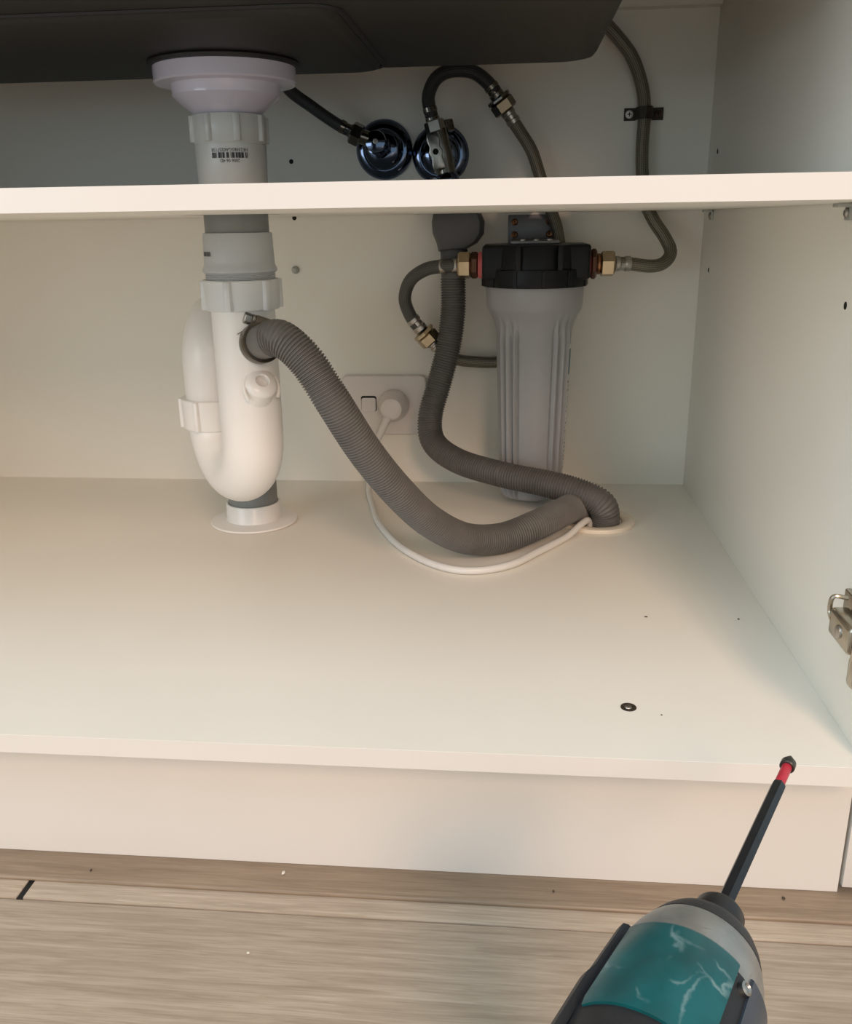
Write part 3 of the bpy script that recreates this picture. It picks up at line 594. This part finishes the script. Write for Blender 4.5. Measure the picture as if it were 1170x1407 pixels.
o2 = thing('supply_hose', (-0.2897, fy, zp), 'short black hose curling from brass nut to left side of filter', 'hose')
bp_ = [(-0.3390, 0.6015, 0.2070), (-0.3510, 0.5995, 0.2230), (-0.3577, 0.5970, 0.2450), (-0.3495, 0.5900, 0.2669), (-0.3298, 0.5780, 0.2799), (-0.3090, 0.5660, 0.2840), (-0.2980, 0.5625, 0.2848), (-0.2880, 0.5620, 0.2850)]
build(B().tube(bp_, 0.0078, 18, 0.004), 'hose_body', braid('dark_grey_braid', (0.05, 0.05, 0.048), (0.12, 0.118, 0.11), 0.2, 0.45), o2)
ferrule(o2, (-0.3120, 0.5675, 0.2836), (-0.2890, 0.5620, 0.2850), 0.0087, STEEL)
nutpart(o2, (-0.2905, fy, zp), (fx-0.0740, fy, zp), 0.0155, BRASS, 0.25)
ferrule(o2, (-0.3500, 0.5995, 0.2215), (-0.3380, 0.6015, 0.2060), 0.0086, STEEL)
dn = (Vector((-0.3190, 0.6050, 0.1840))-Vector((-0.3390, 0.6015, 0.2070))).normalized(); n0 = Vector((-0.3372, 0.6018, 0.2048))
lk = build(B().lathe(n0, dn, [(0.0080, -0.001), (0.0135, 0), (0.0140, 0.0008), (0.0140, 0.0040), (0.0130, 0.0046), (0.0095, 0.0050)], 8), 'lock_ring', BRASS, o2)
nutpart(o2, n0+dn*0.0050, n0+dn*0.0185, 0.0140, BRASS, 0.2)

o3 = thing('braided_hose', (-0.2425, 0.605, 0.461), 'braided steel hose running from upper nut down behind the filter', 'hose')
e_ = n0+dn*0.018
mp_ = [(-0.2365, 0.6065, 0.4520), (-0.2204, 0.6100, 0.4300), (-0.2074, 0.6130, 0.4106), (-0.1974, 0.6160, 0.3844), (-0.1842, 0.6200, 0.3478), (-0.1735, 0.6270, 0.3185), (-0.1664, 0.6318, 0.2671), (-0.1720, 0.6310, 0.2143), (-0.2000, 0.6290, 0.1785), (-0.2383, 0.6270, 0.1642), (-0.2749, 0.6200, 0.1645), (-0.3010, 0.6110, 0.1710), tuple(e_)]
build(B().tube(mp_, 0.0072, 18, 0.004), 'hose_body', BRAID, o3)
ferrule(o3, e_-dn*0.0010, e_+dn*0.010, 0.0080, STEEL)

o4 = thing('supply_hose', (-0.3198, 0.600, 0.4447), 'dark looped hose arching from right valve to nut beneath the sink', 'hose')
lp_ = [(-0.3205, 0.6000, 0.4430), (-0.3250, 0.6000, 0.4580), (-0.3255, 0.5990, 0.4720), (-0.3165, 0.5975, 0.4880), (-0.2992, 0.5960, 0.4952), (-0.2747, 0.5980, 0.4933), (-0.2560, 0.6010, 0.4800), (-0.2450, 0.6045, 0.4650)]
build(B().tube(lp_, 0.0076, 18, 0.004), 'hose_body', BRAIDK, o4)
ferrule(o4, (-0.3204, 0.6000, 0.4420), (-0.3252, 0.6000, 0.4590), 0.0083, DCHROME)
d4 = (Vector((-0.2204, 0.6100, 0.4300))-Vector((-0.2560, 0.6010, 0.4800))).normalized(); m0 = Vector((-0.2470, 0.6035, 0.4675))
ferrule(o4, m0-d4*0.0160, m0+d4*0.001, 0.0085, DCHROME)
build(B().lathe(m0, d4, [(0.0080, -0.001), (0.0140, 0), (0.0145, 0.0008), (0.0145, 0.0036), (0.0134, 0.0042), (0.0095, 0.0046)], 8), 'lock_ring', DCHROME, o4)
nutpart(o4, m0+d4*0.0045, m0+d4*0.0180, 0.0140, mat('tarnished_brass', (0.20, 0.17, 0.12), 0.3, 1.0, var=0.2), 0.2)
ferrule(o3, m0+d4*0.018, m0+d4*0.034, 0.0082, STEEL)

o5 = thing('supply_hose', (-0.41, 0.598, 0.43), 'straight dark braided hose rising left from chrome valve behind the drain', 'hose')
build(B().tube([(-0.4130, 0.5985, 0.4330), (-0.4318, 0.5930, 0.4425), (-0.4590, 0.5820, 0.4610), (-0.4820, 0.5700, 0.4790), (-0.5000, 0.5500, 0.5100), (-0.5020, 0.5300, 0.5800)], 0.0068, 18, 0.004), 'hose_body', BRAIDK, o5)
ferrule(o5, (-0.4130, 0.5985, 0.4330), (-0.4290, 0.5940, 0.4412), 0.0076, DCHROME)
nutpart(o5, (-0.4050, 0.5995, 0.4290), (-0.4165, 0.5980, 0.4345), 0.0130, DCHROME, 0.2)

# ---------------------------------------------------------------- stop valves
EP = [(0.0335, 0), (0.0342, 0.0012), (0.0335, 0.0035), (0.0300, 0.0070), (0.0255, 0.0085), (0.0240, 0.0085), (0.0232, 0.0100), (0.0215, 0.0125), (0.0160, 0.0155), (0.0100, 0.0165)]
v1 = thing('stop_valve', (-0.3845, YB, 0.3840), 'round chrome stop valve with hose angled up to the left', 'valve')
c1 = Vector((-0.3835, YB, 0.4172))
build(B().lathe(c1-Vector((0, 0.0002, 0)), (0, -1, 0), EP, 56), 'escutcheon', REFL_CHROME, v1)
build(B().cyl(c1-Vector((0, 0.012, 0)), c1-Vector((0.002, 0.040, -0.003)), 0.0085, n=28), 'stem', REFL_CHROME, v1)
nutpart(v1, c1+Vector((-0.0004, -0.018, 0.0006)), c1+Vector((-0.0015, -0.027, 0.0022)), 0.0125, REFL_CHROME, 0.1, 'stem_nut')
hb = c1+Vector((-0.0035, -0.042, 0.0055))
build(B().lathe(hb+Vector((0, 0.010, 0)), (-0.05, -1, 0.05), [(0.0100, -0.003), (0.0122, 0), (0.0125, 0.012), (0.0115, 0.0150), (0.0060, 0.0165)], 40), 'valve_head', REFL_CHROME, v1)
build(B().lathe(hb+Vector((-0.0003, -0.0062, 0.0003)), (-0.05, -1, 0.05), [(0.0030, 0), (0.0030, 0.0016), (0.0016, 0.0017), (0.0014, 0.0005)], 18), 'head_screw', STEEL, v1)
build(B().cyl(hb+Vector((-0.004, 0.004, 0.002)), (-0.4060, 0.5993, 0.4297), 0.0085, n=24), 'outlet', DCHROME, v1)

v2 = thing('stop_valve', (-0.3160, YB, 0.3840), 'round chrome stop valve with flat drilled body, under the looped hose', 'valve')
c2 = Vector((-0.3155, YB, 0.4103))
build(B().lathe(c2-Vector((0, 0.0002, 0)), (0, -1, 0), EP, 56), 'escutcheon', REFL_CHROME, v2)
build(B().cyl(c2-Vector((0, 0.012, 0)), c2-Vector((0, 0.036, 0)), 0.0090, n=28), 'stem', REFL_CHROME, v2)
build(B().tube([(-0.3165, 0.602, 0.434), (-0.3125, 0.602, 0.418), (-0.3085, 0.602, 0.402), (-0.3060, 0.601, 0.386)], 0.0112, 24, 0.003), 'body', DCHROME, v2)
ax_ = Vector((0.10, 0, -0.43)).normalized(); pr = Vector((0.43, 0, 0.10)).normalized(); c0 = Vector((-0.3172, 0.5915, 0.4100))
pts = []
for k1, k2 in ((-0.0205, 0.0060), (-0.0205, -0.0060), (-0.0130, -0.0075), (-0.0060, -0.0058), (0, -0.0082), (0.0060, -0.0058), (0.0130, -0.0070), (0.0195, -0.0072), (0.0195, 0.0072), (0.0130, 0.0070), (0.0060, 0.0058), (0, 0.0082), (-0.0060, 0.0058), (-0.0130, 0.0075)):
    pts.append(c0+ax_*k1+pr*k2)
lv = build(B().prism(pts, (0, -0.006, 0)), 'lever', mat('satin_nickel', (0.40, 0.38, 0.35), 0.3, 1.0, var=0.15), v2, bevel=0.0012, seg=2)
build(B().lathe(c0+Vector((0, -0.0058, 0)), (0, -1, 0), [(0.0034, 0), (0.0034, 0.0008), (0.0024, 0.0010), (0.0020, 0.0004)], 18), 'lever_screw', DARK, lv)
nutpart(v2, (-0.3172, 0.6000, 0.4310), (-0.3206, 0.6000, 0.4445), 0.0118, mat('satin_nickel', (0.4, 0.38, 0.35)), 0.5)
nutpart(v2, (-0.3055, 0.6110, 0.4320), (-0.3085, 0.6110, 0.4450), 0.0100, DCHROME, 0.2, 'rear_nut')
build(B().lathe((-0.3040, 0.600, 0), (0, 0, 1), [(0.0100, 0.3540), (0.0128, 0.3545), (0.0132, 0.3800), (0.0128, 0.3845), (0.0100, 0.3880)], 32), 'outlet_ring', REFL_CHROME, v2)

# ---------------------------------------------------------------- pipe clip
pcx, pcz = -0.0780, 0.4492
pcl = thing('pipe_clip', (pcx, YB, pcz), 'brown metal pipe clip with one bright and one rusty screw', 'clip')
prof = [(-0.0225, 0.0002), (-0.0098, 0.0002), (-0.0092, 0.010), (-0.0066, 0.0185), (0, 0.0214), (0.0066, 0.0185), (0.0092, 0.010), (0.0098, 0.0002), (0.0225, 0.0002)]
ring = []
for zz in (-0.0068, 0.0068):
    outer = [Vector((pcx+u, YB-0.0012-v_, pcz+zz)) for u, v_ in prof]; ring.append(outer)
inr = [[p+Vector((0, 0.0010, 0)) for p in q_] for q_ in ring]
bb = B(); bb.loft([inr[0], ring[0], ring[1], inr[1], inr[0]], False, False); build(bb, 'strap', RUSTY, pcl, ang=40)
for x_, m_ in ((-0.0165, WSCREW), (0.0165, RUSTSCREW)):
    s_ = build(B().lathe((pcx+x_, YB-0.0012, pcz), (0, -1, 0), [(0.0046, 0), (0.0044, 0.0008), (0.0030, 0.0022), (0.001, 0.0026)], 20), 'screw', m_, pcl)
    build(B().box((pcx+x_-0.0022, YB-0.0041, pcz-0.0005), (pcx+x_+0.0022, YB-0.0034, pcz+0.0005)).box((pcx+x_-0.0005, YB-0.0041, pcz-0.0022), (pcx+x_+0.0005, YB-0.0034, pcz+0.0022)), 'cross_slot', DARK, s_)

# ---------------------------------------------------------------- impact driver, standing on its battery
AX = Vector((0.4689, 0.8832, 0)); SD = Vector((AX.y, -AX.x, 0)); UP = Vector((0, 0, 1)); N0 = Vector((-0.1290, -0.1776, 0.0490))
def D(t, s, u): return N0 - AX*t + SD*s + UP*u
drv = thing('impact_driver', tuple(D(0.10, 0, 0)[:2])+(FZ,), 'teal and black cordless impact driver with grey nose and long bit', 'power tool')
build(B().lathe(N0, -AX, [(0.0042, 0.0105), (0.0092, 0.0115), (0.0106, 0.0135), (0.0110, 0.022), (0.0104, 0.0235), (0.0106, 0.0265), (0.0125, 0.028), (0.0130, 0.034)], 40), 'chuck_sleeve', SLEEV, drv)
build(B().lathe(N0, -AX, [(0.0120, 0.0280), (0.0178, 0.0292), (0.0202, 0.0320), (0.0226, 0.0365), (0.0246, 0.0420), (0.0240, 0.044)], 48), 'nose_bumper', RUB, drv)
build(B().lathe(N0, -AX, [(0.0215, 0.0395), (0.0236, 0.0405), (0.0252, 0.0440), (0.0272, 0.0500), (0.0288, 0.0580), (0.0294, 0.0660), (0.0294, 0.076)], 64), 'hammer_case', CASE, drv, label='scuffed grey metal nose cone')
def ellring(t, a, bu, bl, n=48, p=2.0):
    out = []
    for j in range(n):
        th = 2*PI*j/n; c_, s_ = math.cos(th), math.sin(th); bq = bu if s_ >= 0 else bl
        out.append(D(t, a*math.copysign(abs(c_)**(2/p), c_), bq*math.copysign(abs(s_)**(2/p), s_)))
    return out
build(B().loft([ellring(t, a, u, l) for t, a, u, l in ((0.0630, 0.0280, 0.0270, 0.030), (0.0640, 0.0300, 0.0288, 0.033), (0.080, 0.0312, 0.0296, 0.034), (0.105, 0.0318, 0.0302, 0.034), (0.130, 0.0312, 0.0298, 0.033), (0.146, 0.0290, 0.0280, 0.031), (0.153, 0.0240, 0.0235, 0.026), (0.155, 0.0180, 0.018, 0.020))]), 'motor_housing', RUB, drv, ang=50)
# teal top shell
def shell(name, m, t_edges, a0, a1, off, n=18, par=drv):
    b = B(); R0 = []
    rings = []
    for (t, r, sh) in t_edges:
        row = []
        for j in range(n+1):
            a = a0+(a1-a0)*j/n
            row.append(D(t+sh*math.sin(a), (r+off)*math.sin(a), (r+off)*math.cos(a)*0.985))
        rings.append(row)
    lower = [[p - (p-(N0-AX*((N0-p).dot(AX))))*0.10 for p in row] for row in rings]
    per_o = [rings[0]] + rings[1:]
    b.loft(per_o, False, False); 
    b.loft([rings[0], lower[0]], False, False); b.loft([rings[-1], lower[-1]], False, False)
    b.loft([[r[0] for r in rings], [r[0] for r in lower]], False, False); b.loft([[r[-1] for r in rings], [r[-1] for r in lower]], False, False)
    return build(b, name, m, par, ang=40)
shell('top_shell', TEAL, [(0.0605, 0.0288, 0.0), (0.0625, 0.0300, 0.0), (0.080, 0.0308, 0.0), (0.104, 0.0318, 0.0), (0.1075, 0.0312, 0.0)], -0.83, 0.68, 0.0008)
shell('rear_shell', TEAL, [(0.128, 0.0300, 0.0), (0.140, 0.0290, 0.0), (0.150, 0.0255, 0.0)], -0.8, 0.8, 0.002)
shell('side_guard', RUB, [(0.0575, 0.0285, 0.0), (0.0590, 0.0305, 0.0), (0.085, 0.0318, 0.0), (0.090, 0.033, 0.0), (0.125, 0.0335, 0.0)], -1.75, -0.98, 0.0016)
shell('side_guard', RUBR, [(0.0600, 0.0285, 0.0), (0.0615, 0.0300, 0.0), (0.085, 0.0310, 0.0), (0.125, 0.0325, 0.0)], 0.92, 1.9, 0.0010)
for s_, t_ in ((0.84, 0.0690),):
    p = D(t_, 0.0320*math.sin(s_), 0.0320*math.cos(s_)); nrm = (SD*math.sin(s_)+UP*math.cos(s_))
    build(B().lathe(p-nrm*0.0022, nrm, [(0.0026, 0), (0.0026, 0.0020), (0.0018, 0.0025), (0.0010, 0.0018)], 18), 'case_screw', STEEL, drv)
# handle, trigger, battery
def hr(t, u, a, b_, n=32):
    return [D(t+b_*math.sin(2*PI*j/n), a*math.cos(2*PI*j/n), u) for j in range(n)]
build(B().loft([hr(0.104, -0.024, 0.0195, 0.026), hr(0.105, -0.040, 0.0175, 0.0215), hr(0.108, -0.060, 0.0170, 0.0200), hr(0.111, -0.090, 0.0165, 0.0195), hr(0.112, -0.110, 0.0180, 0.022), hr(0.110, -0.122, 0.024, 0.034)]), 'handle', RUB, drv, ang=50)
build(B().loft([hr(0.080, -0.031, 0.007, 0.008, 16), hr(0.078, -0.045, 0.008, 0.010, 16), hr(0.083, -0.060, 0.0075, 0.010, 16), hr(0.089, -0.066, 0.006, 0.006, 16)]), 'trigger', BLACKP, drv, ang=50)
Mb = Matrix(((SD.x, -AX.x, 0, N0.x), (SD.y, -AX.y, 0, N0.y), (0, 0, 1, N0.z), (0, 0, 0, 1)))
build(B().box((-0.034, 0.062, -0.136), (0.034, 0.152, -0.120), Mb), 'battery_foot', TEAL, drv, bevel=0.005, seg=3)
build(B().box((-0.037, 0.052, FZ-N0.z+0.0003), (0.037, 0.162, -0.1355), Mb), 'battery', BLACKP, drv, bevel=0.006, seg=3)
# bit
be = build(B().lathe(N0, AX, [(0.0036, -0.018), (0.0037, 0.0935), (0.0034, 0.0955), (0.0024, 0.0957)], 6, True, 0.35), 'bit_extension', HEX, drv, ang=20, label='long black hexagonal bit extension')
build(B().lathe(N0, AX, [(0.0026, 0.0940), (0.0027, 0.0955), (0.0027, 0.1140), (0.0024, 0.1150)], 24), 'bit_sleeve', REDP, be, label='red bit shank')
tip = B(); rings = []
for h_, r_, f_ in ((0.1140, 0.0034, 0.0), (0.1146, 0.0040, 0.0), (0.1185, 0.0040, 0.0), (0.1200, 0.0037, 0.10), (0.1220, 0.0030, 0.30), (0.1232, 0.0020, 0.35)):
    rr_ = []
    for j in range(32):
        a = 2*PI*j/32; rad = r_*(1-f_*(0.5-0.5*math.cos(4*a)))
        rr_.append(N0+AX*h_+(SD*math.cos(a)+UP*math.sin(a))*rad)
    rings.append(rr_)
build(tip.loft(rings), 'bit_tip', TIPM, be, label='dark cross-head bit tip')

# ---------------------------------------------------------------- crumbs
def crumb(p, s, m, label):
    r = random.Random(int(abs(p[0])*1e5)); b = B(); rings = []
    for zz, k_ in ((0.0, 0.7), (0.35, 1.0), (0.75, 0.75), (1.0, 0.3)):
        rings.append([Vector((p[0]+math.cos(2*PI*j/7+0.4)*s[0]*k_*r.uniform(0.75, 1.1), p[1]+math.sin(2*PI*j/7+0.4)*s[1]*k_*r.uniform(0.75, 1.1), p[2]+s[2]*zz)) for j in range(7)])
    tag(build(b.loft(rings), 'crumb', m), label, 'crumb', 'crumbs of dirt')
crumb((-0.1063, 0.2210, 0.0002), (0.0017, 0.0010, 0.0008), CRUMB, 'tiny dark crumb in the middle of the cabinet floor')
crumb((-0.0270, 0.2210, 0.0002), (0.0011, 0.0011, 0.0008), CRUMB, 'tiny dark crumb on the cabinet floor near the right side panel')
crumb((-0.1185, 0.0560, 0.0002), (0.0007, 0.0007, 0.0005), CRUMB, 'tiny dark speck just right of the sunk screw')
crumb((-0.5394, 0.0212, -0.1300), (0.0008, 0.0016, 0.0010), CRUMB, 'dark speck on the wooden strip at the far left')
crumb((-0.3927, 0.0289, -0.1300), (0.0014, 0.0022, 0.0016), CRUMBP, 'pale splinter on the wooden strip left of centre')
crumb((-0.0283, 0.0300, -0.1300), (0.0013, 0.0018, 0.0012), CRUMB, 'dark crumb on the wooden strip right of the driver bit')
crumb((-0.1917, 0.0249, -0.1300), (0.0009, 0.0013, 0.0009), CRUMB, 'small dark speck on the wooden strip above the driver body')
crumb((-0.3988, -0.0447, FZ+0.0002), (0.0015, 0.0011, 0.0010), CRUMBP, 'tiny white crumb on the wide oak plank')
